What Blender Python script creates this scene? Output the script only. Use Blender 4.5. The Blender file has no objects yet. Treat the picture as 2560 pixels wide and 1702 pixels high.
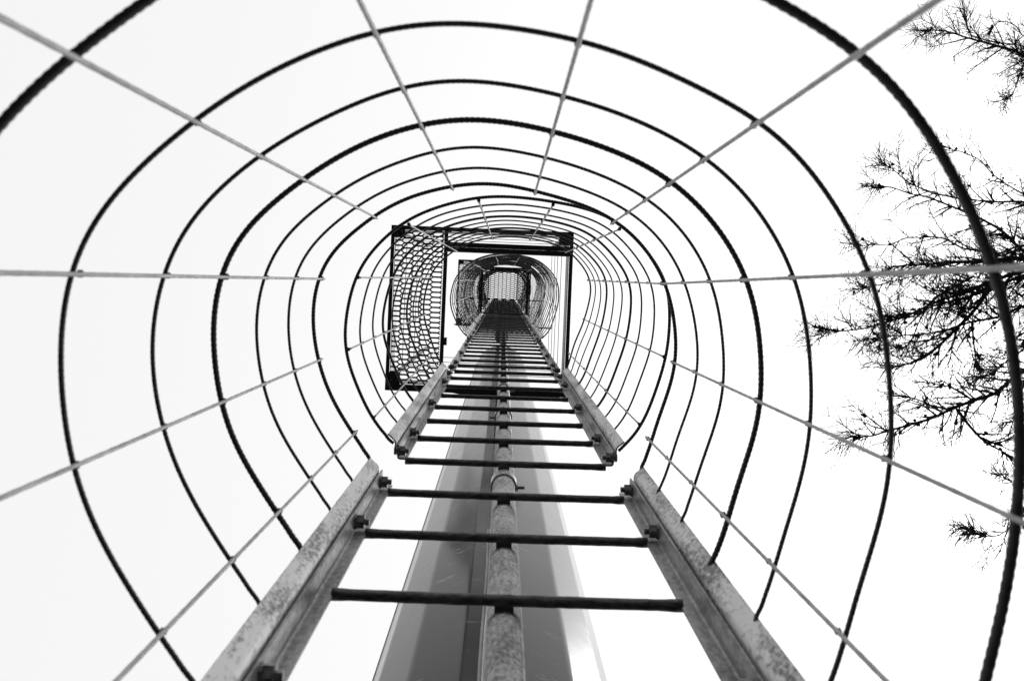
import bpy, math, random
from mathutils import Vector, Matrix

random.seed(11)
R = math.radians
scene = bpy.context.scene
COL = scene.collection

# ------------------------------------------------------------------ camera
EYE = 1.60            # the camera stands at the foot of the cage, this high above ground
FPX = 2250.0          # focal length in pixels of the 2560 px wide photograph
VX, VY = 1258.0, 706.0  # where the plumb line vanishes in the photograph
cam_d = bpy.data.cameras.new('camera')
cam = bpy.data.objects.new('camera', cam_d)
COL.objects.link(cam)
cam.location = (0, 0, EYE)
cam.rotation_euler = (math.pi, 0, 0)        # straight up; picture right = +X, picture down = +Y
cam_d.sensor_width = 36.0
cam_d.lens = FPX / 2560 * 36
cam_d.shift_x = (1280 - VX) / 2560
cam_d.shift_y = -(851 - VY) / 2560
cam_d.clip_start = 0.02
cam_d.clip_end = 2000
cam_d.dof.use_dof = True
cam_d.dof.focus_distance = 3.4
cam_d.dof.aperture_fstop = 10.5
scene.camera = cam

# ------------------------------------------------------------------ sky, sun, exposure
SUN_AZ = (0.985, 0.17)       # horizontal direction towards the sun (picture right)
SUN_EL = 56
w = bpy.data.worlds.new('World')
scene.world = w
w.use_nodes = True
nt = w.node_tree
nt.nodes.clear()
sky = nt.nodes.new('ShaderNodeTexSky')
sky.sky_type = 'NISHITA'
sky.sun_disc = False
sky.sun_elevation = R(SUN_EL)
sky.sun_rotation = math.atan2(SUN_AZ[0], SUN_AZ[1])
sky.air_density = 1.0
sky.dust_density = 4.0
sky.ozone_density = 1.0
bw = nt.nodes.new('ShaderNodeRGBToBW')          # a black and white photograph: neutral sky
mixn = nt.nodes.new('ShaderNodeMix')            # even white cloud deck over the clear sky
mixn.data_type = 'FLOAT'
mixn.inputs[0].default_value = 0.60
mixn.inputs[3].default_value = 9.6
bg = nt.nodes.new('ShaderNodeBackground')
bg.inputs['Strength'].default_value = 0.10
wo = nt.nodes.new('ShaderNodeOutputWorld')
nt.links.new(sky.outputs[0], bw.inputs[0])
nt.links.new(bw.outputs[0], mixn.inputs[2])
nt.links.new(mixn.outputs[0], bg.inputs['Color'])
nt.links.new(bg.outputs[0], wo.inputs[0])

sun_d = bpy.data.lights.new('sun', 'SUN')
sun_d.energy = 1.0
sun_d.angle = R(20)
sun_d.color = (1.0, 1.0, 1.0)
sun = bpy.data.objects.new('sun', sun_d)
COL.objects.link(sun)
sun.location = (20, 3, 30)
_sd = Vector((SUN_AZ[0] * math.cos(R(SUN_EL)), SUN_AZ[1] * math.cos(R(SUN_EL)), math.sin(R(SUN_EL))))
sun.rotation_euler = _sd.to_track_quat('Z', 'Y').to_euler()

scene.view_settings.view_transform = 'Standard'
scene.view_settings.look = 'None'
scene.view_settings.gamma = 1.0
scene.view_settings.exposure = 0.53
scene.view_settings.use_curve_mapping = False
scene.render.resolution_x = 1024
scene.render.resolution_y = 680

# ------------------------------------------------------------------ helpers
def P(px, py, z):
    """point of the photograph (2560 px wide) at height z above the camera -> world"""
    return Vector(((px - VX) * z / FPX, (py - VY) * z / FPX, z + EYE))

WORLD = {}
def link(o, parent, wloc):
    COL.objects.link(o)
    wloc = Vector(wloc)
    WORLD[o.name] = wloc
    if parent is not None:
        o.parent = parent
        o.location = wloc - WORLD[parent.name]
    else:
        o.location = wloc
    return o

def mesh(name, verts, faces, mat, smooth=False):
    me = bpy.data.meshes.new(name)
    me.from_pydata([tuple(v) for v in verts], [], faces)
    me.materials.append(mat)
    if smooth:
        me.polygons.foreach_set('use_smooth', [True] * len(me.polygons))
    me.update()
    return me

def obj(name, me, parent=None, wloc=(0, 0, 0)):
    return link(bpy.data.objects.new(name, me), parent, wloc)

def thing(name, label, cat, wloc=(0, 0, 0), group=None):
    o = link(bpy.data.objects.new(name, None), None, wloc)
    o.empty_display_size = 0.2
    o['label'] = label
    o['category'] = cat
    if group:
        o['group'] = group
    return o

class MB:
    def __init__(s):
        s.v, s.f = [], []
    def add(s, v, f):
        n = len(s.v)
        s.v += [tuple(q) for q in v]
        s.f += [tuple(i + n for i in q) for q in f]
    def box(s, x0, x1, y0, y1, z0, z1):
        s.add([(x0, y0, z0), (x1, y0, z0), (x1, y1, z0), (x0, y1, z0), (x0, y0, z1), (x1, y0, z1), (x1, y1, z1), (x0, y1, z1)],
              [(0, 3, 2, 1), (4, 5, 6, 7), (0, 1, 5, 4), (1, 2, 6, 5), (2, 3, 7, 6), (3, 0, 4, 7)])
    def tube(s, pts, rad, n=8, cap=True, tw=0.0):
        v, f = tube(pts, rad, n, cap, tw)
        s.add(v, f)
    def rot(s, a):
        c, q = math.cos(a), math.sin(a)
        s.v = [(c * x - q * y, q * x + c * y, z) for x, y, z in s.v]
        return s
    def mesh(s, name, mat, smooth=False):
        return mesh(name, s.v, s.f, mat, smooth)

def tube(pts, rad, n=8, cap=True, tw=0.0):
    pts = [Vector(p) for p in pts]
    if not isinstance(rad, (list, tuple)):
        rad = [rad] * len(pts)
    V, F = [], []
    t = (pts[1] - pts[0]).normalized()
    a = Vector((0, 0, 1)) if abs(t.z) < 0.9 else Vector((1, 0, 0))
    u = t.cross(a).normalized()
    for i, p in enumerate(pts):
        if i == 0:
            t2 = pts[1] - pts[0]
        elif i == len(pts) - 1:
            t2 = pts[-1] - pts[-2]
        else:
            t2 = pts[i + 1] - pts[i - 1]
        t2 = t2.normalized()
        u = (u - t2 * u.dot(t2))
        u = u.normalized() if u.length > 1e-9 else t2.orthogonal().normalized()
        b = t2.cross(u)
        r = rad[i]
        for k in range(n):
            an = 2 * math.pi * k / n + tw * i
            V.append(p + u * (math.cos(an) * r) + b * (math.sin(an) * r))
    m = len(pts)
    for i in range(m - 1):
        for k in range(n):
            k2 = (k + 1) % n
            F.append((i * n + k, i * n + k2, (i + 1) * n + k2, (i + 1) * n + k))
    if cap:
        F.append(tuple(range(n - 1, -1, -1)))
        F.append(tuple((m - 1) * n + k for k in range(n)))
    return V, F

def catmull(pts, step):
    """centripetal Catmull-Rom"""
    pts = [Vector(p) for p in pts]
    Q = [pts[0] * 2 - pts[1]] + pts + [pts[-1] * 2 - pts[-2]]
    out = []
    for i in range(1, len(Q) - 2):
        a, b, c, d = Q[i - 1], Q[i], Q[i + 1], Q[i + 2]
        t0 = 0.0
        t1 = t0 + max(1e-6, (b - a).length) ** 0.5
        t2 = t1 + max(1e-6, (c - b).length) ** 0.5
        t3 = t2 + max(1e-6, (d - c).length) ** 0.5
        k = max(1, int((c - b).length / step))
        for j in range(k):
            t = t1 + (t2 - t1) * j / k
            A1 = a * ((t1 - t) / (t1 - t0)) + b * ((t - t0) / (t1 - t0))
            A2 = b * ((t2 - t) / (t2 - t1)) + c * ((t - t1) / (t2 - t1))
            A3 = c * ((t3 - t) / (t3 - t2)) + d * ((t - t2) / (t3 - t2))
            B1 = A1 * ((t2 - t) / (t2 - t0)) + A2 * ((t - t0) / (t2 - t0))
            B2 = A2 * ((t3 - t) / (t3 - t1)) + A3 * ((t - t1) / (t3 - t1))
            out.append(B1 * ((t2 - t) / (t2 - t1)) + B2 * ((t - t1) / (t2 - t1)))
    out.append(pts[-1])
    return out

# ------------------------------------------------------------------ materials (all neutral: the photograph is black and white)
def material(name, dark, light, scale=(1, 1, 1), nscale=30, metallic=0.0, rough=0.45, spec=0.5, bump=0.0, bscale=200,
             lo=0.35, hi=0.65, fine=None, coat=0.0):
    m = bpy.data.materials.new(name)
    m.use_nodes = True
    t = m.node_tree
    b = t.nodes['Principled BSDF']
    tc = t.nodes.new('ShaderNodeTexCoord')
    mp = t.nodes.new('ShaderNodeMapping')
    mp.inputs['Scale'].default_value = scale
    t.links.new(tc.outputs['Object'], mp.inputs['Vector'])
    n = t.nodes.new('ShaderNodeTexNoise')
    n.inputs['Scale'].default_value = nscale
    n.inputs['Detail'].default_value = 6
    n.inputs['Roughness'].default_value = 0.62
    t.links.new(mp.outputs[0], n.inputs['Vector'])
    src = n.outputs['Fac']
    if fine:                                     # second, finer speckle
        mp2 = t.nodes.new('ShaderNodeMapping')
        mp2.inputs['Scale'].default_value = fine[1]
        t.links.new(tc.outputs['Object'], mp2.inputs['Vector'])
        n2 = t.nodes.new('ShaderNodeTexNoise')
        n2.inputs['Scale'].default_value = fine[0]
        n2.inputs['Detail'].default_value = 3
        t.links.new(mp2.outputs[0], n2.inputs['Vector'])
        mx = t.nodes.new('ShaderNodeMix')
        mx.data_type = 'FLOAT'
        mx.inputs[0].default_value = fine[2]
        t.links.new(src, mx.inputs[2])
        t.links.new(n2.outputs['Fac'], mx.inputs[3])
        src = mx.outputs[0]
    r = t.nodes.new('ShaderNodeValToRGB')
    r.color_ramp.elements[0].position = lo
    r.color_ramp.elements[1].position = hi
    r.color_ramp.elements[0].color = (dark, dark, dark, 1)
    r.color_ramp.elements[1].color = (light, light, light, 1)
    t.links.new(src, r.inputs[0])
    t.links.new(r.outputs[0], b.inputs['Base Color'])
    b.inputs['Metallic'].default_value = metallic
    b.inputs['Roughness'].default_value = rough
    b.inputs['Specular IOR Level'].default_value = spec
    if coat:
        b.inputs['Coat Weight'].default_value = coat
        b.inputs['Coat Roughness'].default_value = 0.25
    if bump:
        nb = t.nodes.new('ShaderNodeTexNoise')
        nb.inputs['Scale'].default_value = bscale
        nb.inputs['Detail'].default_value = 4
        t.links.new(mp.outputs[0], nb.inputs['Vector'])
        bn = t.nodes.new('ShaderNodeBump')
        bn.inputs['Strength'].default_value = bump
        bn.inputs['Distance'].default_value = 0.002
        t.links.new(nb.outputs['Fac'], bn.inputs['Height'])
        t.links.new(bn.outputs[0], b.inputs['Normal'])
    return m

M_RAIL = material('galvanised_rail', 0.09, 0.36, (1, 1, 0.5), 150, metallic=0.45, rough=0.38, bump=0.25, bscale=160,
                  lo=0.38, hi=0.60, fine=(22, (1, 1, 0.22), 0.45))
M_FLANGE = material('galvanised_flange', 0.11, 0.60, (1, 1, 0.6), 165, metallic=0.4, rough=0.42, bump=0.25, bscale=160,
                  lo=0.405, hi=0.55, fine=(26, (1, 1, 0.25), 0.45))
M_RUNG = material('dark_rung_steel', 0.025, 0.14, (0.35, 1, 1), 160, metallic=0.2, rough=0.6, bump=0.5, bscale=260)
M_REBAR = material('dark_rebar', 0.03, 0.07, (1, 1, 1), 60, metallic=0.2, rough=0.65, bump=0.3)
M_BAR = material('cage_bar_steel', 0.26, 0.44, (1, 1, 0.3), 90, metallic=0.3, rough=0.55, bump=0.3, bscale=400)
M_BOLT = material('bolt_steel', 0.10, 0.34, (1, 1, 1), 120, metallic=0.7, rough=0.4)
M_PIPE = material('galvanised_pipe', 0.17, 0.70, (1, 1, 0.6), 170, metallic=0.1, rough=0.30, spec=0.8, bump=0.12, bscale=120,
                  lo=0.40, hi=0.60, fine=(26, (1, 1, 0.6), 0.35))
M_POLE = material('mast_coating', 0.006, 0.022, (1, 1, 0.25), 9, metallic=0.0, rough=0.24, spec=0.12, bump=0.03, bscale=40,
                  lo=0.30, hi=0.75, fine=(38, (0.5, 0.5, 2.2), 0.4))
def wear(m):
    """fine slanting scratches, a few pale scuffs and uneven gloss on the mast coating"""
    t = m.node_tree
    b = t.nodes['Principled BSDF']
    base = b.inputs['Base Color'].links[0].from_socket
    tc = t.nodes.new('ShaderNodeTexCoord')
    mp = t.nodes.new('ShaderNodeMapping')
    mp.inputs['Rotation'].default_value = (0, R(24), 0)
    mp.inputs['Scale'].default_value = (1.2, 1.2, 22)
    t.links.new(tc.outputs['Object'], mp.inputs['Vector'])
    n = t.nodes.new('ShaderNodeTexNoise')
    n.inputs['Scale'].default_value = 9
    n.inputs['Detail'].default_value = 8
    n.inputs['Roughness'].default_value = 0.7
    t.links.new(mp.outputs[0], n.inputs['Vector'])
    rr = t.nodes.new('ShaderNodeMapRange')
    rr.inputs[1].default_value = 0.3; rr.inputs[2].default_value = 0.7
    rr.inputs[3].default_value = 0.08; rr.inputs[4].default_value = 0.27
    t.links.new(n.outputs['Fac'], rr.inputs[0])
    t.links.new(rr.outputs[0], b.inputs['Roughness'])
    mp2 = t.nodes.new('ShaderNodeMapping')
    mp2.inputs['Rotation'].default_value = (0, R(20), R(10))
    mp2.inputs['Scale'].default_value = (2.2, 2.2, 7)
    mp2.inputs['Location'].default_value = (0.7, 0.2, 0.1)
    t.links.new(tc.outputs['Object'], mp2.inputs['Vector'])
    n2 = t.nodes.new('ShaderNodeTexNoise')
    n2.inputs['Scale'].default_value = 2.6
    n2.inputs['Detail'].default_value = 9
    n2.inputs['Roughness'].default_value = 0.68
    t.links.new(mp2.outputs[0], n2.inputs['Vector'])
    r2 = t.nodes.new('ShaderNodeValToRGB')
    r2.color_ramp.elements[0].position = 0.61; r2.color_ramp.elements[1].position = 0.72
    t.links.new(n2.outputs['Fac'], r2.inputs[0])
    mx = t.nodes.new('ShaderNodeMix')
    mx.data_type = 'RGBA'
    mx.inputs[7].default_value = (0.38, 0.38, 0.38, 1)
    t.links.new(r2.outputs[0], mx.inputs[0])
    t.links.new(base, mx.inputs[6])
    t.links.new(mx.outputs[2], b.inputs['Base Color'])
wear(M_POLE)
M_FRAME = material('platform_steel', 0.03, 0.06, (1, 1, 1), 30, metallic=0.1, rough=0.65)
M_GALV = material('galvanised_sheet', 0.22, 0.36, (1, 1, 1), 18, metallic=0.3, rough=0.5)
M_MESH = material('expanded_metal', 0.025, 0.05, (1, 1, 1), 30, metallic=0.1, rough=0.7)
M_BARK = material('larch_bark', 0.02, 0.05, (1, 1, 1), 25, rough=0.9, spec=0.2, bump=0.6, bscale=60)
M_TWIG = material('larch_twig', 0.02, 0.04, (1, 1, 1), 25, rough=0.9, spec=0.2)
M_CONE = material('larch_cone_scales', 0.015, 0.04, (1, 1, 1), 90, rough=0.9, spec=0.2, bump=0.6)
M_GROUND = material('leaf_litter', 0.014, 0.035, (1, 1, 1), 3.0, rough=0.95, spec=0.1, bump=0.6, bscale=30,
                    fine=(40, (1, 1, 1), 0.5))
M_CONC = material('concrete', 0.16, 0.28, (1, 1, 1), 8, rough=0.9, spec=0.2, bump=0.3)

# ------------------------------------------------------------------ ground
mb = MB()
N = 24
H = 600.0
for j in range(N + 1):
    for i in range(N + 1):
        x = (i / N * 2 - 1); y = (j / N * 2 - 1)
        X = H * abs(x) ** 2.5 * (1 if x > 0 else -1); Y = H * abs(y) ** 2.5 * (1 if y > 0 else -1)
        mb.v.append((X, Y, 0.0 if math.hypot(X, Y) < 5 else random.uniform(-.05, .05)))
for j in range(N):
    for i in range(N):
        a = j * (N + 1) + i
        mb.f.append((a, a + 1, a + N + 2, a + N + 1))
g = obj('ground', mb.mesh('ground', M_GROUND, True))
g['kind'] = 'structure'

# ------------------------------------------------------------------ the mast: sixteen-sided folded steel shaft behind the ladder
MAST_X, MAST_Y, MAST_R = -0.030, 0.976, 0.276
MAST_TOP = 10.15 + EYE
mast = thing('steel_mast', 'tall faceted grey steel mast behind the ladder and its centre pipe', 'mast', (MAST_X, MAST_Y, 0))
def mast_ring():
    corner = []
    for i in range(16):
        a = -math.pi / 2 + (i + 0.5) * math.pi / 8 + R(1.5)
        corner.append(Vector((math.cos(a), math.sin(a))))
    out = []
    for i in range(16):
        p, a, b = corner[i], corner[i - 1], corner[(i + 1) % 16]
        da, db = (a - p).normalized(), (b - p).normalized()
        e = 0.026                                   # rounded fold
        out.append(p + da * (e * 1.5))
        for t in (0, .2, .4, .6, .8, 1):
            out.append((p + da * e) * (1 - t) ** 2 + p * 2 * t * (1 - t) + (p + db * e) * t * t)
        out.append(p + db * (e * 1.5))
    return out
mb = MB()
MR = mast_ring()
NM = len(MR)
for (z, r) in ((0.06, MAST_R * 1.01), (MAST_TOP * 0.5, MAST_R), (MAST_TOP, MAST_R * 0.985)):
    for p in MR:
        mb.v.append((r * p.x, r * p.y, z))
for k in range(2):
    for i in range(NM):
        j = (i + 1) % NM
        mb.f.append((k * NM + i, k * NM + j, k * NM + NM + j, k * NM + NM + i))
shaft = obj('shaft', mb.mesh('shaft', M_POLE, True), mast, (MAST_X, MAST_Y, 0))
mb = MB()
mb.add([(MAST_R * .9 * p.x, MAST_R * .9 * p.y, MAST_TOP - .004) for p in MR], [tuple(range(NM))])
mb.add([(MAST_R * .985 * p.x, MAST_R * .985 * p.y, MAST_TOP + .002) for p in MR], [tuple(range(NM))])
obj('cap_plate', mb.mesh('cap_plate', M_FRAME), mast, (MAST_X, MAST_Y, 0))
# weld seam strip on the left silhouette of the shaft
mb = MB()
a = -math.pi / 2 - R(77)
cx, cy = math.cos(a), math.sin(a)
tx, ty = -cy, cx
for z in (0.07, MAST_TOP - 0.02):
    for (d, e) in ((-.004, -.006), (.006, -.006), (.006, .006), (-.004, .006)):
        rr = MAST_R * 0.985 + d
        mb.v.append((rr * cx + e * tx, rr * cy + e * ty, z))
mb.f += [(0, 1, 5, 4), (1, 2, 6, 5), (2, 3, 7, 6), (3, 0, 4, 7), (3, 2, 1, 0), (4, 5, 6, 7)]
obj('seam_strip', mb.mesh('seam_strip', M_GALV), mast, (MAST_X, MAST_Y, 0))
# base plate and footing
mb = MB(); mb.tube([(0, 0, 0.03), (0, 0, 0.06)], 0.42, 24)
obj('base_plate', mb.mesh('base_plate', M_GALV), mast, (MAST_X, MAST_Y, 0))
mb = MB(); mb.box(-.7, .7, -.35, .9, -0.3, 0.029)
obj('footing', mb.mesh('footing', M_CONC), mast, (MAST_X, MAST_Y, 0))

# ------------------------------------------------------------------ ladder geometry
LA = R(1.9)                       # the ladder stands a little skew in the picture
LX, LY = 0.005, 0.4095            # middle of the rail lips
ca, sa = math.cos(LA), math.sin(LA)
def L(x, y):
    return (LX + ca * x - sa * y, LY + sa * x + ca * y)

def profile_mesh(prof, th, length, name, mat):
    """bent sheet with the given 2D polyline profile, rounded folds, extruded along z"""
    pts = []
    for i, p in enumerate(prof):
        p = Vector(p)
        if 0 < i < len(prof) - 1:
            a = (Vector(prof[i - 1]) - p).normalized(); b = (Vector(prof[i + 1]) - p).normalized()
            r = 0.006
            for t in (0, 0.25, 0.5, 0.75, 1):
                q = (p + a * r) * (1 - t) ** 2 + p * 2 * t * (1 - t) + (p + b * r) * t * t
                pts.append(q)
        else:
            pts.append(p)
    n = len(pts)
    nor = []
    for i in range(n):
        d = (pts[min(i + 1, n - 1)] - pts[max(i - 1, 0)]).normalized()
        nor.append(Vector((-d.y, d.x)))
    A = [pts[i] + nor[i] * th / 2 for i in range(n)]
    B = [pts[i] - nor[i] * th / 2 for i in range(n)]
    ring = A + B[::-1]
    V, F = [], []
    for z in (0, length):
        V += [(q.x, q.y, z) for q in ring]
    m = len(ring)
    for i in range(m):
        j = (i + 1) % m
        F.append((i, j, m + j, m + i))
    for i in range(n - 1):
        F.append((i + 1, i, m - 1 - i, m - 2 - i))
        F.append((m + i, m + i + 1, m + m - 2 - i, m + m - 1 - i))
    return mesh(name, V, F, mat)

PR = [(-0.2455, -0.0315), (-0.2455, 0.0), (-0.224, 0.0)]       # stile: web and lip
PF = [(-0.270, -0.055), (-0.2520, -0.0400), (-0.2520, -0.010)]   # cage flange lapped on its outer side
def side(prof, s):
    return [L(x * (1 if s < 0 else -1), y) for x, y in prof]

RUNG_R = 0.0075
def rung_mesh(jit):
    rnd = random.Random(jit)
    a = Vector((*L(-0.2262, 0.0), 0)); b = Vector((*L(0.2262, 0.0), 0))
    pts, rad = [], []
    n = 40
    for i in range(n + 1):
        t = i / n
        p = a.lerp(b, t)
        p.z += -0.0025 * math.sin(math.pi * t) * rnd.uniform(.6, 1.2)
        pts.append(p)
        rad.append(RUNG_R * rnd.uniform(0.965, 1.035) * (1.10 if t < 0.03 or t > 0.97 else 1.0))
    V, F = tube(pts, rad, 12)
    return mesh('rung', V, F, M_RUNG, True)
RUNGS = [rung_mesh(i) for i in range(4)]

def hexa(r, x0, x1, ph=0.0):
    v = []
    for x in (x0, x1):
        for k in range(6):
            a = math.pi / 3 * k + ph
            v.append((x, r * math.cos(a), r * math.sin(a)))
    f = [(k, (k + 1) % 6, 6 + (k + 1) % 6, 6 + k) for k in range(6)] + [tuple(range(5, -1, -1)), tuple(range(6, 12))]
    return v, f
def bolt_meshes():
    out = []
    for s in (-1, 1):
        mb = MB()
        mb.tube([(0, 0, 0), (0.003, 0, 0)], 0.0125, 14)          # washer
        mb.tube([(0.003, 0, 0), (0.0225, 0, 0)], 0.0056, 10)     # thread
        mb.tube([(-0.0115, 0, 0), (-0.0035, 0, 0)], 0.0100, 6)    # head on the far side of the web
        if s > 0:
            mb.v = [(-x, y, z) for x, y, z in mb.v]; mb.f = [f[::-1] for f in mb.f]
        mb.rot(LA)
        nb = MB(); nb.add(*hexa(0.0118, 0.0032, 0.0150, 0.3))
        if s > 0:
            nb.v = [(-x, y, z) for x, y, z in nb.v]; nb.f = [f[::-1] for f in nb.f]
        nb.rot(LA)
        out.append((mb.mesh('bolt', M_BOLT), nb.mesh('nut', M_BOLT)))
    return out
BOLTS = bolt_meshes()

# hoop outlines of the cage, measured around the camera axis (x, y in metres)
HOOP_LOW = [(-.2486, .3645), (-.2662, .3490), (-.2800, .3220), (-.2975, .2985), (-.3227, .259), (-.3431, .2236), (-.3581, .1918), (-.3690, .160),
            (-.3745, .1283), (-.3786, .0966), (-.380, .0647), (-.3767, .0279), (-.3670, -.0114), (-.3526, -.0468), (-.3412, -.0654), (-.317, -.0915),
            (-.2835, -.1235), (-.246, -.1514), (-.19, -.185), (-.1527, -.2019), (-.1090, -.2150), (-.05, -.2225), (.0076, -.2180), (.0640, -.2070),
            (.1196, -.1895), (.1662, -.1682), (.2190, -.1385), (.2559, -.1046), (.2838, -.0674), (.3125, -.0114), (.324, .0279), (.3316, .0874),
            (.3333, .1115), (.3320, .1517), (.3260, .1899), (.3150, .2346), (.3035, .2703), (.2930, .2992), (.2860, .3300), (.2797, .3670), (.2612, .3818)]
HOOP_UP = [(-.2486, .3645), (-.2662, .3490), (-.2980, .3085), (-.3284, .2394), (-.354, .1705), (-.3583, .1315), (-.358, .098), (-.348, .049),
           (-.3315, -.0127), (-.294, -.072), (-.2204, -.137), (-.156, -.167), (-.058, -.1900), (.02, -.1935), (.1134, -.182), (.1923, -.1635),
           (.2665, -.1290), (.325, -.0692), (.3675, -.0004), (.3746, .059), (.3754, .128), (.3746, .1415), (.3680, .1687), (.3456, .2394),
           (.3140, .322), (.2797, .3670), (.2612, .3818)]
def smooth_path(ctrl, step):
    """Catmull-Rom through the measured points, evened out so no kink is left at the joints"""
    p = catmull(ctrl, 0.006)
    def resample(q, st):
        out = [q[0]]; acc = 0.0
        for a, b in zip(q, q[1:]):
            d = (b - a).length
            while acc + d >= st:
                t = (st - acc) / d
                a = a.lerp(b, t); d = (b - a).length; acc = 0.0
                out.append(a)
            acc += d
        out.append(q[-1])
        return out
    p = resample(p, 0.014)
    for it in range(90):
        lam = 0.5 if it % 2 == 0 else -0.512
        p = [p[0], p[1]] + [p[i] + ((p[i - 2] + p[i - 1] + p[i + 1] + p[i + 2]) / 4 - p[i]) * lam for i in range(2, len(p) - 2)] + [p[-2], p[-1]]
    return resample(catmull(p, 0.0025), step)

def hoop_mesh(ctrl, thick, seed, ribbed):
    rnd = random.Random(seed)
    c = []
    for i, p in enumerate(ctrl):
        j = 0.0008 if 1 < i < len(ctrl) - 2 else 0.0
        c.append((p[0] + rnd.gauss(0, j), p[1] + rnd.gauss(0, j), rnd.gauss(0, j * 1.6)))
    r = 0.0038 if thick else 0.0025
    if ribbed:
        pts = smooth_path(c, 0.0024 if thick else 0.0020)
        am = 0.065 if thick else 0.04
        rad = [r * (1 + am * (1, .1, -1)[i % 3]) for i in range(len(pts))]
        V, F = tube(pts, rad, 7)
    else:
        pts = smooth_path(c, 0.03)
        V, F = tube(pts, r * 1.2, 6)
    return mesh('hoop', V, F, M_REBAR, True)

LOWBARS = [((-.3660, -.008), (-.3597, -.008)), ((-.2646, -.139), (-.254, -.130)), ((-.1097, -.215), (-.101, -.188)), ((.065, -.2067), (.0636, -.179)),
           ((.217, -.1366), (.217, -.119)), ((.312, -.008), (.3166, .0016)), ((.330, .1517), (.337, .1575)), ((.2896, .301), (.287, .309)),
           ((-.369, .157), (-.364, .153)), ((-.294, .301), (-.2936, .297))]
UPBARS = [((-.3314, -.012), (-.312, -.022)), ((-.2158, -.133), (-.1997, -.135)), ((-.0558, -.1877), (-.046, -.188)), ((.114, -.178), (.116, -.183)),
          ((.2657, -.1224), (.270, -.130)), ((.361, .0018), (.3636, -.010)), ((.367, .169), (.345, .157)), ((.311, .323), (.283, .3055)),
          ((-.353, .152), (-.3346, .1366)), ((-.2957, .3075), (-.2885, .2885))]

DZ = 0.2915                        # rung pitch
PITCH = 7 * DZ                     # ladder sections repeat every seven rungs
RAIL_CACHE = {}
def rails(root, z0, length, caged):
    key = (round(length, 3), caged)
    if key not in RAIL_CACHE:
        RAIL_CACHE[key] = [(profile_mesh(side(PR, s), 0.0035, length, 'rail', M_RAIL),
                            profile_mesh(side(PF, s), 0.0035, length - 0.012, 'cage_flange', M_FLANGE)) for s in (-1, 1)]
    out = []
    for me, fl in RAIL_CACHE[key]:
        out.append(obj('rail', me, root, (0, 0, z0)))
        if caged:
            obj('cage_flange', fl, root, (0, 0, z0 + 0.004))
    return out
def field(bars, k):
    """how far the cage outline has drifted at the fraction k of the way from the bars' low to their high readings"""
    def f(p):
        wx = wy = ws = 0.0
        for a, b in bars:
            d2 = (p[0] - a[0]) ** 2 + (p[1] - a[1]) ** 2
            g = math.exp(-d2 / (2 * 0.06 ** 2)) + 1e-6
            wx += g * (b[0] - a[0]); wy += g * (b[1] - a[1]); ws += g
        return (p[0] + k * wx / ws, p[1] + k * wy / ws)
    return f

def ico(c, r):
    t = 0.8506508 * r; q = 0.5257311 * r
    v = [(-q, t, 0), (q, t, 0), (-q, -t, 0), (q, -t, 0), (0, -q, t), (0, q, t), (0, -q, -t), (0, q, -t), (t, 0, -q), (t, 0, q), (-t, 0, -q), (-t, 0, q)]
    f = [(0, 11, 5), (0, 5, 1), (0, 1, 7), (0, 7, 10), (0, 10, 11), (1, 5, 9), (5, 11, 4), (11, 10, 2), (10, 7, 6), (7, 1, 8),
         (3, 9, 4), (3, 4, 2), (3, 2, 6), (3, 6, 8), (3, 8, 9), (4, 9, 5), (2, 4, 11), (6, 2, 10), (8, 6, 7), (9, 8, 1)]
    return [(x + c[0], y + c[1], z + c[2]) for x, y, z in v], f

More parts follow.
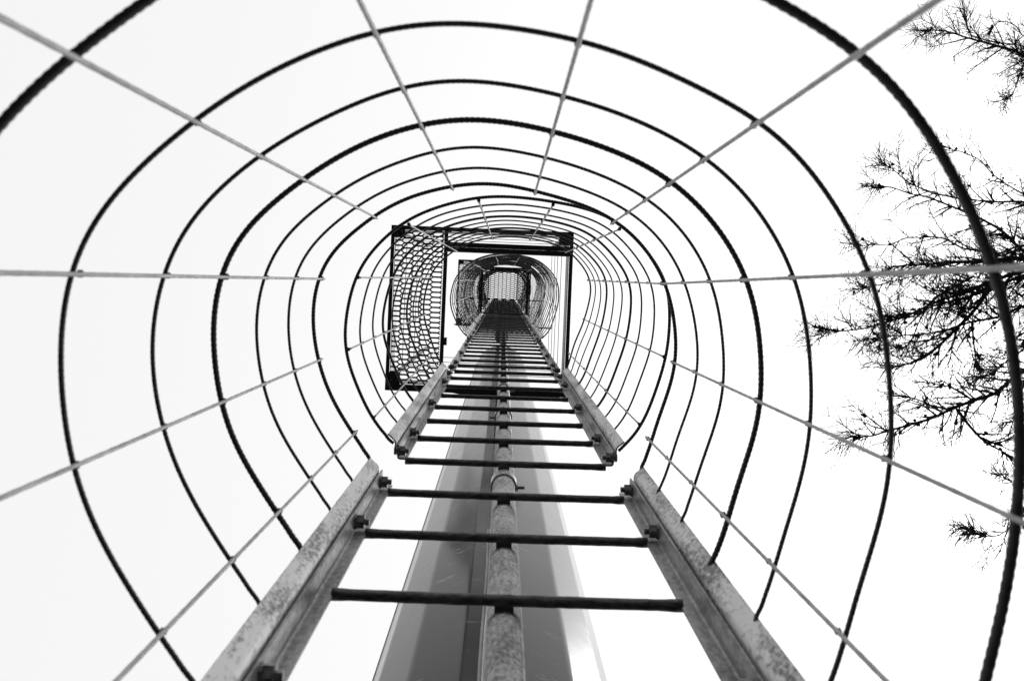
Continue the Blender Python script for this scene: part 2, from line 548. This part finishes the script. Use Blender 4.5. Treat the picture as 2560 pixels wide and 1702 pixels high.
def section(z0, caged, label, near=False, low=False, nr=7, length=1.84, first=-0.018, dz=DZ, h0=-0.008, group=None,
            bz=(0.012, 0.27, 0.845, 1.465, 1.79)):
    """one bolted ladder section whose rails start z0 above the camera"""
    zb = z0 + EYE
    root = thing('caged_ladder_section' if caged else 'ladder_section', label, 'ladder', (LX, LY, zb), 'bolted ladder sections one above the other')
    rails(root, zb, length, caged)
    for i in range(nr):
        obj('rung', RUNGS[i % 4], root, (0, 0, zb + first + i * dz))
    for s in (-1, 1):
        bx, by = L(s * 0.2438, -0.0165)
        for q in bz:
            bm, nm = BOLTS[0 if s < 0 else 1]
            b = obj('bolt', bm, root, (bx, by, zb + q))
            obj('nut', nm, b, (bx, by, zb + q))
    if not caged:
        return root
    ctrl = HOOP_LOW if low else HOOP_UP
    bars = LOWBARS if low else UPBARS
    # heights at which the bars' two readings were taken
    zl, zh = (0.774, 1.774) if low else (z0 - 0.008, z0 + 1.792)
    welds = MB()
    def inn(p, d):
        v = Vector(p); c = Vector((0.0, 0.08))
        return v + (c - v).normalized() * d
    for k in range(10):
        thick = k % 3 == 0
        hz = z0 + h0 + k * 0.2
        fr = (hz - zl) / (zh - zl)
        if low and k <= 3:
            fr = -0.72                       # the lowest hoops flare out
        if near:
            f = field(bars, fr)
            me = hoop_mesh([f(p) if 1 < n < len(ctrl) - 2 else p for n, p in enumerate(ctrl)], thick, int(z0 * 100) * 20 + k, True)
        else:
            key = ('hoop', k)
            if key not in RAIL_CACHE:
                f = field(bars, fr)
                RAIL_CACHE[key] = hoop_mesh([f(p) if 1 < n < len(ctrl) - 2 else p for n, p in enumerate(ctrl)], thick, 900 + k, False)
            me = RAIL_CACHE[key]
        obj('hoop', me, root, (0, 0, hz + EYE))
        if near and not (low and k <= 3):
            for a, b in bars:
                p = inn((a[0] + fr * (b[0] - a[0]), a[1] + fr * (b[1] - a[1])), 0.0022)
                welds.add(*ico((p.x, p.y, hz - z0), 0.0050 if thick else 0.0040))
    for bi, (a, b) in enumerate(bars):
        a2, b2 = inn(a, 0.0045), inn(b, 0.0045)
        za, zt = h0 + 0.012, h0 + 1.815
        def at(zz):
            k = max(-0.3, (zz + z0 - zl) / (zh - zl))
            return a2 + (b2 - a2) * k
        n = 150 if near else 2
        pts = [Vector((*at(za + (zt - za) * i / n), za + (zt - za) * i / n)) for i in range(n + 1)]
        rad = [0.0022 * (1.06 if i % 2 else 0.94) for i in range(n + 1)] if near else 0.0024
        V, F = tube(pts, rad, 7)
        obj('cage_bar', mesh('cage_bar', V, F, M_BAR, True), root, (0, 0, zb))
    if near:
        wo = obj('weld_beads', welds.mesh('weld_beads', M_REBAR, True), root, (0, 0, zb))
        wo['kind'] = 'stuff'
    return root

S0 = -0.045
S2 = 2.05
section(S0, True, 'nearest caged ladder section, its hoops the largest and running out of the picture', near=True, low=True,
        length=1.823, first=0.081, dz=0.2815, h0=0.019, bz=(0.012, 0.30, 0.928, 1.496, 1.785))
section(S2, True, 'second caged ladder section, just above the gap over the three lowest rungs', near=True)
section(S2 + PITCH, False, 'uncaged ladder section passing through the lower small platform')
section(S2 + 2 * PITCH, True, 'caged ladder section starting above the lower platform, its round cage framed by the opening')
section(S2 + 3 * PITCH, True, 'caged ladder section just below the upper small platform')
section(S2 + 4 * PITCH, False, 'distant uncaged ladder section seen through the upper small platform')
section(S2 + 5 * PITCH, True, 'distant caged ladder section seen through the mesh above the upper platform')
section(S2 + 6 * PITCH, True, 'most distant caged ladder section right under the top mesh floor')
section(S2 + 7 * PITCH, False, 'far dark uncaged ladder section above the top mesh floor')
section(S2 + 8 * PITCH, False, 'highest uncaged ladder section at the vanishing end of the ladder')

# ------------------------------------------------------------------ centre pipe
PX, PY, PRAD = 0.001, 0.4465, 0.0241
pipe = thing('centre_pipe', 'mottled galvanised pipe running up behind the middle of the rungs', 'pipe', (PX, PY, 0))
mb = MB()
mb.tube([(0, 0, 0.12), (0, 0, 8.0), (0, 0, 22.0 + EYE)], PRAD, 40)
obj('tube', mb.mesh('tube', M_PIPE, True), pipe, (PX, PY, 0))
def ring(r0, r1, z0, z1, n=40):
    V, F = [], []
    for (r, z) in ((r0, z0), (r1, z0), (r1, z1), (r0, z1)):
        for k in range(n):
            a = 2 * math.pi * k / n
            V.append((r * math.cos(a), r * math.sin(a), z))
    for q in range(4):
        q2 = (q + 1) % 4
        for k in range(n):
            k2 = (k + 1) % n
            F.append((q * n + k, q * n + k2, q2 * n + k2, q2 * n + k))
    return V, F
for zc, sgn in ((1.992, 1), (3.02, -1), (3.74, 1), (4.62, -1), (6.2, 1), (8.0, -1), (9.6, 1)):
    mb = MB(); mb.add(*ring(PRAD + .0003, PRAD + .0046, -.024, .020))
    zc += EYE
    cl = obj('collar', mb.mesh('collar', M_PIPE), pipe, (PX, PY, zc))
    mb = MB()
    x0 = PRAD + .003
    mb.tube([(sgn * x0, .006, -.006), (sgn * (x0 + .019), .006, -.006)], .0036, 10)
    mb.tube([(sgn * (x0 - .001), .006, -.006), (sgn * (x0 + .004), .006, -.006)], .0075, 6)
    obj('clamp_bolt', mb.mesh('clamp_bolt', M_BOLT), cl, (PX, PY, zc))
    mb = MB()
    mb.tube([(0, -PRAD - .0044, .008), (0, -PRAD - .0054, .008)], .0042, 12)
    obj('dark_hole_disc', mb.mesh('dark_hole_disc', M_RUNG), cl, (PX, PY, zc))  # flat dark disc, the shade inside the collar's hole put into colour
for zc in (1.875, 4.12, 6.1, 8.1, 10.0):
    mb = MB()
    mb.box(-.006, .006, .0245, .262, -.030, .030)
    obj('standoff_bracket', mb.mesh('standoff_bracket', M_FRAME), pipe, (PX, PY, zc + EYE))
mb = MB()
mb.tube([Vector((-.0275 + .0012 * math.sin(i * .9), .020, .1 + i * .1)) for i in range(17 + 16)], .0028, 8)
obj('earth_wire', mb.mesh('earth_wire', M_GALV, True), pipe, (PX, PY, 0))
# weld beads where every rung meets the pipe
mb = MB()
for k, zr in enumerate([S0 + .081 + i * .2815 for i in range(7)] + [S2 - .018 + i * DZ for i in range(7 * 5)]):
    for q in range(1):
        mb.box(-.0125, .0125, -PRAD - .010, -PRAD * .80, zr - .0040, zr + .006)
wv = obj('rung_weld', mb.mesh('rung_weld', M_RUNG), pipe, (PX, PY, EYE))
wv['kind'] = 'stuff'

# ------------------------------------------------------------------ rest platforms
PA = R(2.35)
HEXX, HEXY = 0.0910, 0.02305
def expanded(x0, x1, y0, y1, w=0.0031, hh=0.004):
    """honeycomb of expanded metal: every strand is a bar of its own"""
    mb = MB()
    hl, dl = HEXX * 0.345, HEXX * 0.155        # flat bond and slanting strand lengths
    def bar(a, b, ww):
        ax, ay = a; bx, by = b
        if max(ax, bx) > x1 or min(ax, bx) < x0 or max(ay, by) > y1 or min(ay, by) < y0:
            # clip simply along x
            if max(ay, by) > y1 or min(ay, by) < y0:
                return
            if abs(ay - by) > 1e-6:
                return
            ax, bx = max(ax, x0), min(bx, x1)
            if bx - ax < 0.003:
                return
        d = Vector((bx - ax, by - ay)).normalized()
        n = Vector((-d.y, d.x)) * ww
        v = []
        for z in (0.0, hh):
            v += [(ax - n.x, ay - n.y, z), (bx - n.x, by - n.y, z), (bx + n.x, by + n.y, z), (ax + n.x, ay + n.y, z)]
        mb.add(v, [(3, 2, 1, 0), (4, 5, 6, 7), (0, 1, 5, 4), (2, 3, 7, 6)])
    i0, i1 = int(math.floor((x0) / (HEXX / 2))) - 2, int(math.ceil((x1) / (HEXX / 2))) + 2
    j0, j1 = int(math.floor(y0 / HEXY)) - 2, int(math.ceil(y1 / HEXY)) + 2
    for i in range(i0, i1):
        for j in range(j0, j1):
            x = i * HEXX / 2
            y = (j + (0.5 if i % 2 else 0)) * HEXY
            bar((x, y), (x + hl, y), w * 1.25)
            for s in (-1, 1):
                m1 = (x + hl + dl * 0.55, y + s * HEXY * 0.33)
                e = (x + hl + dl, y + s * HEXY * 0.5)
                bar((x + hl, y), m1, w)
                bar(m1, e, w)
    return mb
X0, X1, Y0, Y1 = -0.519, 0.313, -0.241, 0.512
def platform(z, label, hatch=False):
    zb = z + EYE
    root = thing('rest_platform', label, 'platform', (0, 0, zb), 'small rest platforms beside the ladder')
    def part(name, mb, mat, parent=root):
        return obj(name, mb.rot(PA).mesh(name, mat), parent, (0, 0, zb))
    t = 0.003
    def angle(x0, x1, y0, y1, out, fw):
        mb = MB()
        mb.box(x0, x1, y0, y1, 0, t)
        if out == 'L':  mb.box(x0, x0 + t, y0, y1, t, .045)
        if out == 'R':  mb.box(x1 - t, x1, y0, y1, t, .045)
        if out == 'T':  mb.box(x0, x1, y0, y0 + t, t, .045)
        if out == 'B':  mb.box(x0, x1, y1 - t, y1, t, .045)
        return mb
    part('frame_bar', angle(X0, X0 + .017, Y0, Y1, 'L', .017), M_FRAME)
    part('frame_bar', angle(X1 - .017, X1, Y0, Y1, 'R', .017), M_FRAME)
    part('frame_bar', angle(X0 + .0171, X1 - .0171, Y0, Y0 + .019, 'T', .019), M_FRAME)
    part('frame_bar', angle(X0 + .0171, X1 - .0171, Y1 - .030, Y1, 'B', .030), M_FRAME)
    # inner bar with a latch block
    mb = MB(); mb.box(-.276, -.2585, Y0 + .0192, Y1 - .0302, .0005, .0035); mb.box(-.276, -.273, Y0 + .0192, Y1 - .0302, .0036, .045)
    ib = part('inner_bar', mb, M_FRAME)
    mb = MB(); mb.box(-.258, -.2465, .262, .296, -.008, .030)
    part('latch_block', mb, M_FRAME, ib)
    # double cross beam
    mb = MB()
    mb.box(-.2584, X1 - .0172, -.174, -.1522, -.0035, -.0005); mb.box(-.2584, X1 - .0172, -.174, -.171, -.0004, .06)
    part('cross_beam', mb, M_FRAME)
    mb = MB()
    mb.box(-.2584, X1 - .0172, -.1518, -.1300, -.0045, -.0015); mb.box(-.2584, X1 - .0172, -.1330, -.1300, -.0014, .05)
    part('cross_beam', mb, M_FRAME)
    # bracket that carries the platform from the mast
    mb = MB()
    v = [(-.21, Y1 + .0005), (.28, Y1 + .0005), (.22, Y1 + .012), (-.13, Y1 + .012)]
    mb.add([(x, y, 0.001) for x, y in v] + [(x, y, .030) for x, y in v],
           [(3, 2, 1, 0), (4, 5, 6, 7), (0, 1, 5, 4), (1, 2, 6, 5), (2, 3, 7, 6), (3, 0, 4, 7)])
    mb.box(-.012, .012, Y1 + .0125, .730, .002, .028)
    part('mast_bracket', mb, M_FRAME)
    # gussets
    for (gx, gy, gw, gh) in ((X0 + .0172, Y0 + .0192, .046, .036), (X0 + .0172, Y1 - .085, .050, .0545), (X1 - .0665, Y0 + .0192, .049, .042)):
        mb = MB(); mb.box(gx, gx + gw, gy, gy + gh, -.0035, -.0003)
        gp = part('gusset_plate', mb, M_FRAME)
        mb = MB()
        for q in (.25, .7):
            mb.tube([(gx + gw * q, gy + gh * (.9 - q), -.0036), (gx + gw * q, gy + gh * (.9 - q), -.0095)], .0058, 6)
        part('bolt_pair', mb, M_BOLT, gp)
    # toe boards
    for nm, bx in (('L', (X0 + .0178, X0 + .0208, Y0 + .03, Y1 - .04)), ('R', (X1 - .0208, X1 - .0178, Y0 + .03, Y1 - .04)),
                   ('T', (X0 + .03, X1 - .03, Y0 + .0198, Y0 + .0228)), ('B', (X0 + .03, -.27, Y1 - .0338, Y1 - .0308))):
        mb = MB(); mb.box(*bx, .012, .165)
        part('toe_board', mb, M_GALV)
    mp = part('mesh_panel', expanded(X0 + .019, -.2765, Y0 + .022, Y1 - .034), M_MESH)
    mp['kind'] = 'stuff'
    if hatch:
        mp = part('hatch_mesh', expanded(-.2575, X1 - .0185, -.131, .345, w=0.0042), M_MESH)
        mp['kind'] = 'stuff'
        mb = MB(); mb.box(-.2575, X1 - .0185, .346, .362, .0005, .0105)
        part('hatch_edge_bar', mb, M_FRAME)
        for xa in (-.2570, .2655):
            mb = MB(); mb.box(xa, xa + .028, -.129, .345, -.0100, -.0010)
            part('hatch_side_bar', mb, M_FRAME)
    # guard posts and rods
    posts = ((X0 + .024, Y0 + .026), (X0 + .024, Y1 - .070), (X1 - .052, Y0 + .026), (X1 - .052, Y1 - .070))
    for k, (qx, qy) in enumerate(posts):
        mb = MB()
        mb.box(qx, qx + .030, qy, qy + .003, .0055, 1.80)
        mb.box(qx if k < 2 else qx + .027, qx + .003 if k < 2 else qx + .030, qy + .0032, qy + .030, .0055, 1.80)
        po = part('guard_post', mb, M_GALV)
        mb = MB()
        for hz in (.25, .9, 1.5):
            mb.tube([(qx + .012, qy - .012, hz), (qx + .012, qy + .016, hz)], .006, 6)
        part('post_bolts', mb, M_BOLT, po)
    for hz in (.50, .83, 1.10, 1.43):
        for a, b in (((X0 + .02, Y0 + .02), (X0 + .02, Y1 - .04)), ((X1 - .02, Y0 + .02), (X1 - .02, Y1 - .04)),
                     ((X0 + .02, Y0 + .022), (X1 - .02, Y0 + .022)), ((X0 + .02, Y1 - .038), (X1 - .02, Y1 - .038))):
            mb = MB(); mb.tube([(*a, hz), (*b, hz)], .0018, 6)
            part('guard_rod', mb, M_BAR)
    return root
platform(4.10, 'lower small rest platform with a mesh strip on its left side')
platform(10.22, 'upper small rest platform inside the view of the round cage, closed by a mesh hatch', hatch=True)

# top mesh floor far above
z3 = 16.35
top = thing('top_platform', 'wide mesh floor at the far top, seen through cage and hatch', 'platform', (0, 0, z3 + EYE))
def tpart(name, mb, mat):
    return obj(name, mb.rot(PA).mesh(name, mat), top, (0, 0, z3 + EYE))
for (a, b, c, d) in ((-.70, -.255, -.19, .93), (.267, .765, -.19, .93)):
    m = tpart('mesh_panel', expanded(a, b, c, d, w=0.0030), M_MESH); m['kind'] = 'stuff'
m = tpart('mesh_panel', expanded(-.250, .262, .47, .93, w=0.0030), M_MESH); m['kind'] = 'stuff'
for (yy, xa, xb) in ((.300, -.78, .76), (.785, -.86, .92), (-.20, -.78, .78)):
    mb = MB(); mb.box(xa, xb, yy, yy + .022, -.032, -.002)
    tpart('joist', mb, M_FRAME)
for xx in (-.275, .245):
    mb = MB(); mb.box(xx, xx + .02, -.176, .298, -.030, -.003)
    tpart('joist', mb, M_FRAME)
mast2 = thing('added_upper_mast', 'added slim upper mast darkening the gaps behind the far rungs', 'mast', (-.02, .62, MAST_TOP))  # unseen mast, added under the high ladder to darken the rung gaps
mb = MB(); mb.tube([(0, 0, .002), (0, 0, 12.2)], .075, 16)
obj('shaft', mb.mesh('upper_shaft', M_FRAME, True), mast2, (-.02, .62, MAST_TOP))
for k in range(6):
    mb = MB(); mb.box(-.02, .02, -.152, -.080, -.02, .02)
    obj('standoff_bracket', mb.mesh('upper_bracket', M_FRAME), mast2, (-.02, .62, MAST_TOP + 1 + k * 2))

# ------------------------------------------------------------------ larch
TX, TY = 7.2, 0.35
larch = thing('larch_tree', 'bare larch with cone-hung branches reaching in from the right', 'tree', (TX, TY, 0))
mb = MB()
trk = [Vector((TX + .10 * math.sin(z * .45), TY + .08 * math.cos(z * .37), z)) for z in [0, .3] + [1 + i * .7 for i in range(17)]]
mb.tube(trk, [.30, .24] + [.21 * (1 - i / 17.5) + .012 for i in range(17)], 14)
obj('trunk', mb.mesh('trunk', M_BARK, True), larch)
def trunk_at(z):
    z = max(0, min(12.1, z))
    return Vector((TX + .10 * math.sin(z * .45), TY + .08 * math.cos(z * .37), z))

def cone_mesh():
    V, F = [], []
    n, prof = 7, ((0, .002), (.004, .010), (.010, .0135), (.017, .014), (.024, .011), (.030, .006), (.033, .001))
    for i, (z, r) in enumerate(prof):
        for k in range(n):
            a = 2 * math.pi * (k + .5 * (i % 2)) / n
            rr = r * (1.12 if (k + i) % 2 else .92)
            V.append((rr * math.cos(a), rr * math.sin(a), z))
    for i in range(len(prof) - 1):
        for k in range(n):
            k2 = (k + 1) % n
            F.append((i * n + k, i * n + k2, (i + 1) * n + k2, (i + 1) * n + k))
    return mesh('cone', V, F, M_CONE)
CONE = cone_mesh()

def rvec(rnd):
    return Vector((rnd.gauss(0, 1), rnd.gauss(0, 1), rnd.gauss(0, 1))).normalized()
ncone = 0
def bough(pts, zs, r_base, r_tip, seed, dens=1.0, cones=8, fork=True, base_z=None, twl=1.0):
    """pts: photograph pixels from the right edge inward to the tip; zs: heights above the camera"""
    global ncone
    rnd = random.Random(seed)
    n = len(pts)
    ctrl = []
    for i, (x, y) in enumerate(pts):
        t = i / max(1, n - 1)
        ctrl.append(P(x, y, zs[0] * (1 - t) + zs[1] * t + rnd.gauss(0, .02)))
    ins = len(ctrl)
    if base_z is not None:                        # carry the bough on to the trunk outside the picture
        b0 = trunk_at(base_z + EYE)
        mid = ctrl[0].lerp(b0, .5) + Vector((0, 0, -.06)) + (ctrl[0] - ctrl[1]) * .3
        ctrl = [b0, mid] + ctrl
    path = catmull(ctrl, .045)
    m = len(path)
    rad = []
    for i in range(m):
        t = i / (m - 1)
        rr = r_base * (1 - t) ** 0.8 + r_tip
        rad.append(rr * rnd.uniform(.90, 1.12))
    mb = MB(); mb.tube(path, rad, 7)
    # spur shoots on the bough
    for i in range(2, m - 1):
        for q in range(2):
            if rnd.random() < .55:
                d = rvec(rnd); tt = (path[i] - path[i - 1]).normalized()
                d = (d - tt * d.dot(tt)).normalized()
                p0 = path[i].lerp(path[i - 1], rnd.random())
                mb.tube([p0, p0 + d * (rad[i] + rnd.uniform(.006, .018))], [.004, .0018], 4)
    bo = obj('bough', mb.mesh('bough', M_BARK, True), larch)
    tw = MB()
    conepos = []
    def twig(p, d, ln, r, depth):
        k = max(3, int(ln / .055))
        q = [p]; dd = d.copy()
        bend = rvec(rnd) * .09 + Vector((0, 0, -.02))
        for i in range(k):
            dd = (dd + bend * (1.0 / k) * 3 + rvec(rnd) * .045).normalized()
            q.append(q[-1] + dd * (ln / k))
        rr = [(r * (1 - .75 * i / k)) * rnd.uniform(.85, 1.25) for i in range(k + 1)]
        tw.tube(q, rr, 4 if depth == 0 else 3, cap=False)
        # bead-like short shoots
        for i in range(1, k):
            if rnd.random() < (.8 if depth == 0 else .4):
                s = rvec(rnd)
                tw.tube([q[i] - s * .0045, q[i] + s * rnd.uniform(.0045, .008)], [.0028, .0016], 3, cap=False)
        if depth == 0:
            nn = int(ln / .048 * dens * rnd.uniform(.9, 1.4))
            for _ in range(nn):
                i = rnd.randint(0, k - 1)
                t = rnd.random()
                pp = q[i].lerp(q[i + 1], t)
                dl = (q[i + 1] - q[i]).normalized()
                s = rvec(rnd); s = (s - dl * s.dot(dl)).normalized(); s.z *= .55
                twig(pp, (dl * rnd.uniform(.5, 1.1) + s).normalized(), rnd.uniform(.10, .31) * (1 - .35 * i / k) * twl, .0029, 1)
        if rnd.random() < (.55 if depth == 0 else .0):
            i = rnd.randint(0, max(1, int(k * .6)))
            conepos.append((q[i], rnd))
    start = 0
    for i in range(m):
        # begin twigs a little right of the frame
        if path[i].x < TX - .9:
            start = i
            break
    i = start
    while i < m - 1:
        t = (i - start) / max(1, m - 1 - start)
        tt = (path[min(m - 1, i + 1)] - path[i]).normalized()
        for q in range(1 if rnd.random() < .75 else 2):
            s = rvec(rnd); s = (s - tt * s.dot(tt)).normalized(); s.z *= .5
            d = (tt * rnd.uniform(.5, 1.3) + s).normalized()
            ln = rnd.uniform(.14, .55) * (1 - .45 * t) * twl
            if rnd.random() < .12: ln *= 1.5
            twig(path[i].lerp(path[min(m - 1, i + 1)], rnd.random()), d, ln, min(.0080, rad[i] * .8), 0)
        i += max(1, int(round(rnd.uniform(1.0, 2.6) / dens)))
    # terminal spray
    tt = (path[-1] - path[-4]).normalized()
    for q in range(11):
        twig(path[-1 - rnd.randint(0, 3)], (tt + rvec(rnd) * .45).normalized(), rnd.uniform(.13, .32) * twl, .0042, 1 if q % 2 else 0)
    tb = obj('twigs', tw.mesh('twigs', M_TWIG), bo)
    tb['kind'] = 'stuff'
    rnd.shuffle(conepos)
    # clumps of cones
    for (p, _) in conepos[:cones]:
        for c in range(rnd.choice((1, 1, 2, 3))):
            o = bpy.data.objects.new('cone', CONE)
            link(o, bo, p + rvec(rnd) * (.003 + .010 * c))
            d = (rvec(rnd) + Vector((0, 0, .5))).normalized()
            o.rotation_euler = d.to_track_quat('Z', 'Y').to_euler()
            s = rnd.uniform(.6, 1.0)
            o.scale = (s, s, s)
            ncone += 1

BOUGHS = [
 # top right pair
 ([(2570, 145), (2487, 114), (2421, 96), (2370, 80), (2334, 76), (2314, 78)], (8.6, 8.3), .016, .004, .7, 12, 8.0, .8),
 ([(2570, 122), (2497, 108), (2440, 93), (2425, 86), (2410, 30)], (8.6, 8.5), .009, .003, .5, 4, 8.1, .7),
 ([(2575, 100), (2555, 88), (2540, 66), (2512, 54), (2490, 60), (2470, 90)], (8.9, 8.8), .008, .003, .4, 6, 8.1, .6),
 ([(2575, 150), (2552, 180), (2540, 215), (2532, 236), (2510, 250)], (8.2, 8.0), .010, .003, .8, 10, 7.8, .6),
 # thin arched one
 ([(2570, 490), (2487, 440), (2451, 402), (2420, 386), (2380, 373), (2348, 364)], (8.4, 8.2), .010, .003, .7, 12, 7.6, .8),
 # double branch
 ([(2570, 507), (2487, 505), (2433, 500), (2389, 495), (2322, 478), (2286, 464), (2259, 447), (2228, 420), (2210, 411)], (8.2, 8.0), .013, .003, .9, 10, 7.5, .8),
 ([(2570, 633), (2514, 585), (2482, 563), (2415, 531), (2366, 511), (2313, 491), (2277, 485), (2228, 469), (2179, 469)], (7.9, 7.8), .018, .003, .9, 12, 7.2, .8),
 ([(2570, 612), (2491, 634), (2447, 627), (2402, 619), (2371, 601), (2339, 592), (2304, 594), (2268, 594), (2228, 610), (2188, 612), (2150, 614)], (7.7, 7.6), .013, .003, .9, 14, 7.0, .75),
 # thick level limb
 ([(2575, 646), (2500, 650), (2447, 654), (2366, 656), (2322, 661), (2268, 662), (2230, 668)], (7.4, 7.3), .040, .004, 1.2, 16, 6.8, .85),
 ([(2575, 672), (2480, 668), (2380, 672), (2300, 686), (2240, 702), (2180, 716), (2150, 722)], (8.3, 8.2), .012, .003, 1.1, 14, 7.5, .8),
 # two long parallel limbs
 ([(2575, 676), (2510, 692), (2469, 707), (2408, 733), (2357, 748), (2316, 766), (2275, 786), (2214, 806), (2153, 822), (2102, 827), (2065, 825)], (7.2, 7.0), .024, .003, 1.2, 24, 6.6, .85),
 ([(2575, 686), (2484, 722), (2408, 745), (2326, 768), (2282, 790), (2220, 800)], (7.0, 6.9), .018, .004, 1.0, 12, 6.5, .8),
 ([(2575, 762), (2500, 791), (2423, 806), (2367, 824), (2306, 835), (2230, 840), (2194, 846)], (7.0, 6.9), .018, .003, 1.3, 26, 6.4, .85),
 ([(2480, 712), (2434, 778), (2388, 824), (2352, 860), (2306, 896), (2265, 911), (2219, 922)], (7.1, 6.9), .011, .003, 1.1, 24, None, .7),
 ([(2575, 800), (2560, 870), (2525, 895), (2490, 925), (2465, 940)], (7.3, 7.1), .014, .003, 1.3, 18, 6.6, .75),
 ([(2436, 690), (2380, 720), (2330, 752), (2300, 800), (2270, 862), (2230, 870)], (7.6, 7.5), .007, .002, .9, 10, None, .7),
 ([(2430, 806), (2434, 850), (2440, 900), (2450, 925)], (7.0, 6.8), .006, .002, 1.0, 16, None, .5),
 # lower clean limb with its side branches
 ([(2575, 920), (2525, 952), (2490, 982), (2444, 998), (2388, 1018), (2332, 1044), (2265, 1064), (2219, 1077), (2173, 1090), (2125, 1092)], (6.6, 6.3), .024, .004, .75, 22, 6.0, .85),
 ([(2357, 1031), (2306, 1003), (2230, 982)], (6.5, 6.5), .005, .0018, .4, 2, None, .6),
 ([(2428, 998), (2388, 972), (2306, 954)], (6.5, 6.5), .005, .0018, .4, 1, None, .6),
 ([(2392, 1023), (2428, 1069), (2464, 1105), (2510, 1130), (2560, 1166)], (6.5, 6.4), .007, .003, .7, 14, None, .7),
 ([(2575, 1060), (2530, 1052), (2500, 1060)], (7.2, 7.1), .005, .002, .5, 3, 6.4, .6),
 # lowest tuft
 ([(2590, 1256), (2552, 1284), (2530, 1312), (2496, 1338), (2452, 1336), (2436, 1330)], (6.2, 6.0), .008, .003, 1.0, 14, 5.6, .7),
 ([(2575, 1215), (2530, 1205), (2500, 1190)], (6.2, 6.1), .004, .002, .4, 2, 5.6, .5),
]
for i, (pts, zs, rb, rt, de, co, bz, tl) in enumerate(BOUGHS):
    bough(pts, zs, rb * (1.7 if i < 4 else 1.25), rt, 300 + i, de * (2.2 if i < 4 or i >= 17 else 1.5), int(co * 1.6), base_z=bz, twl=tl * 1.25)
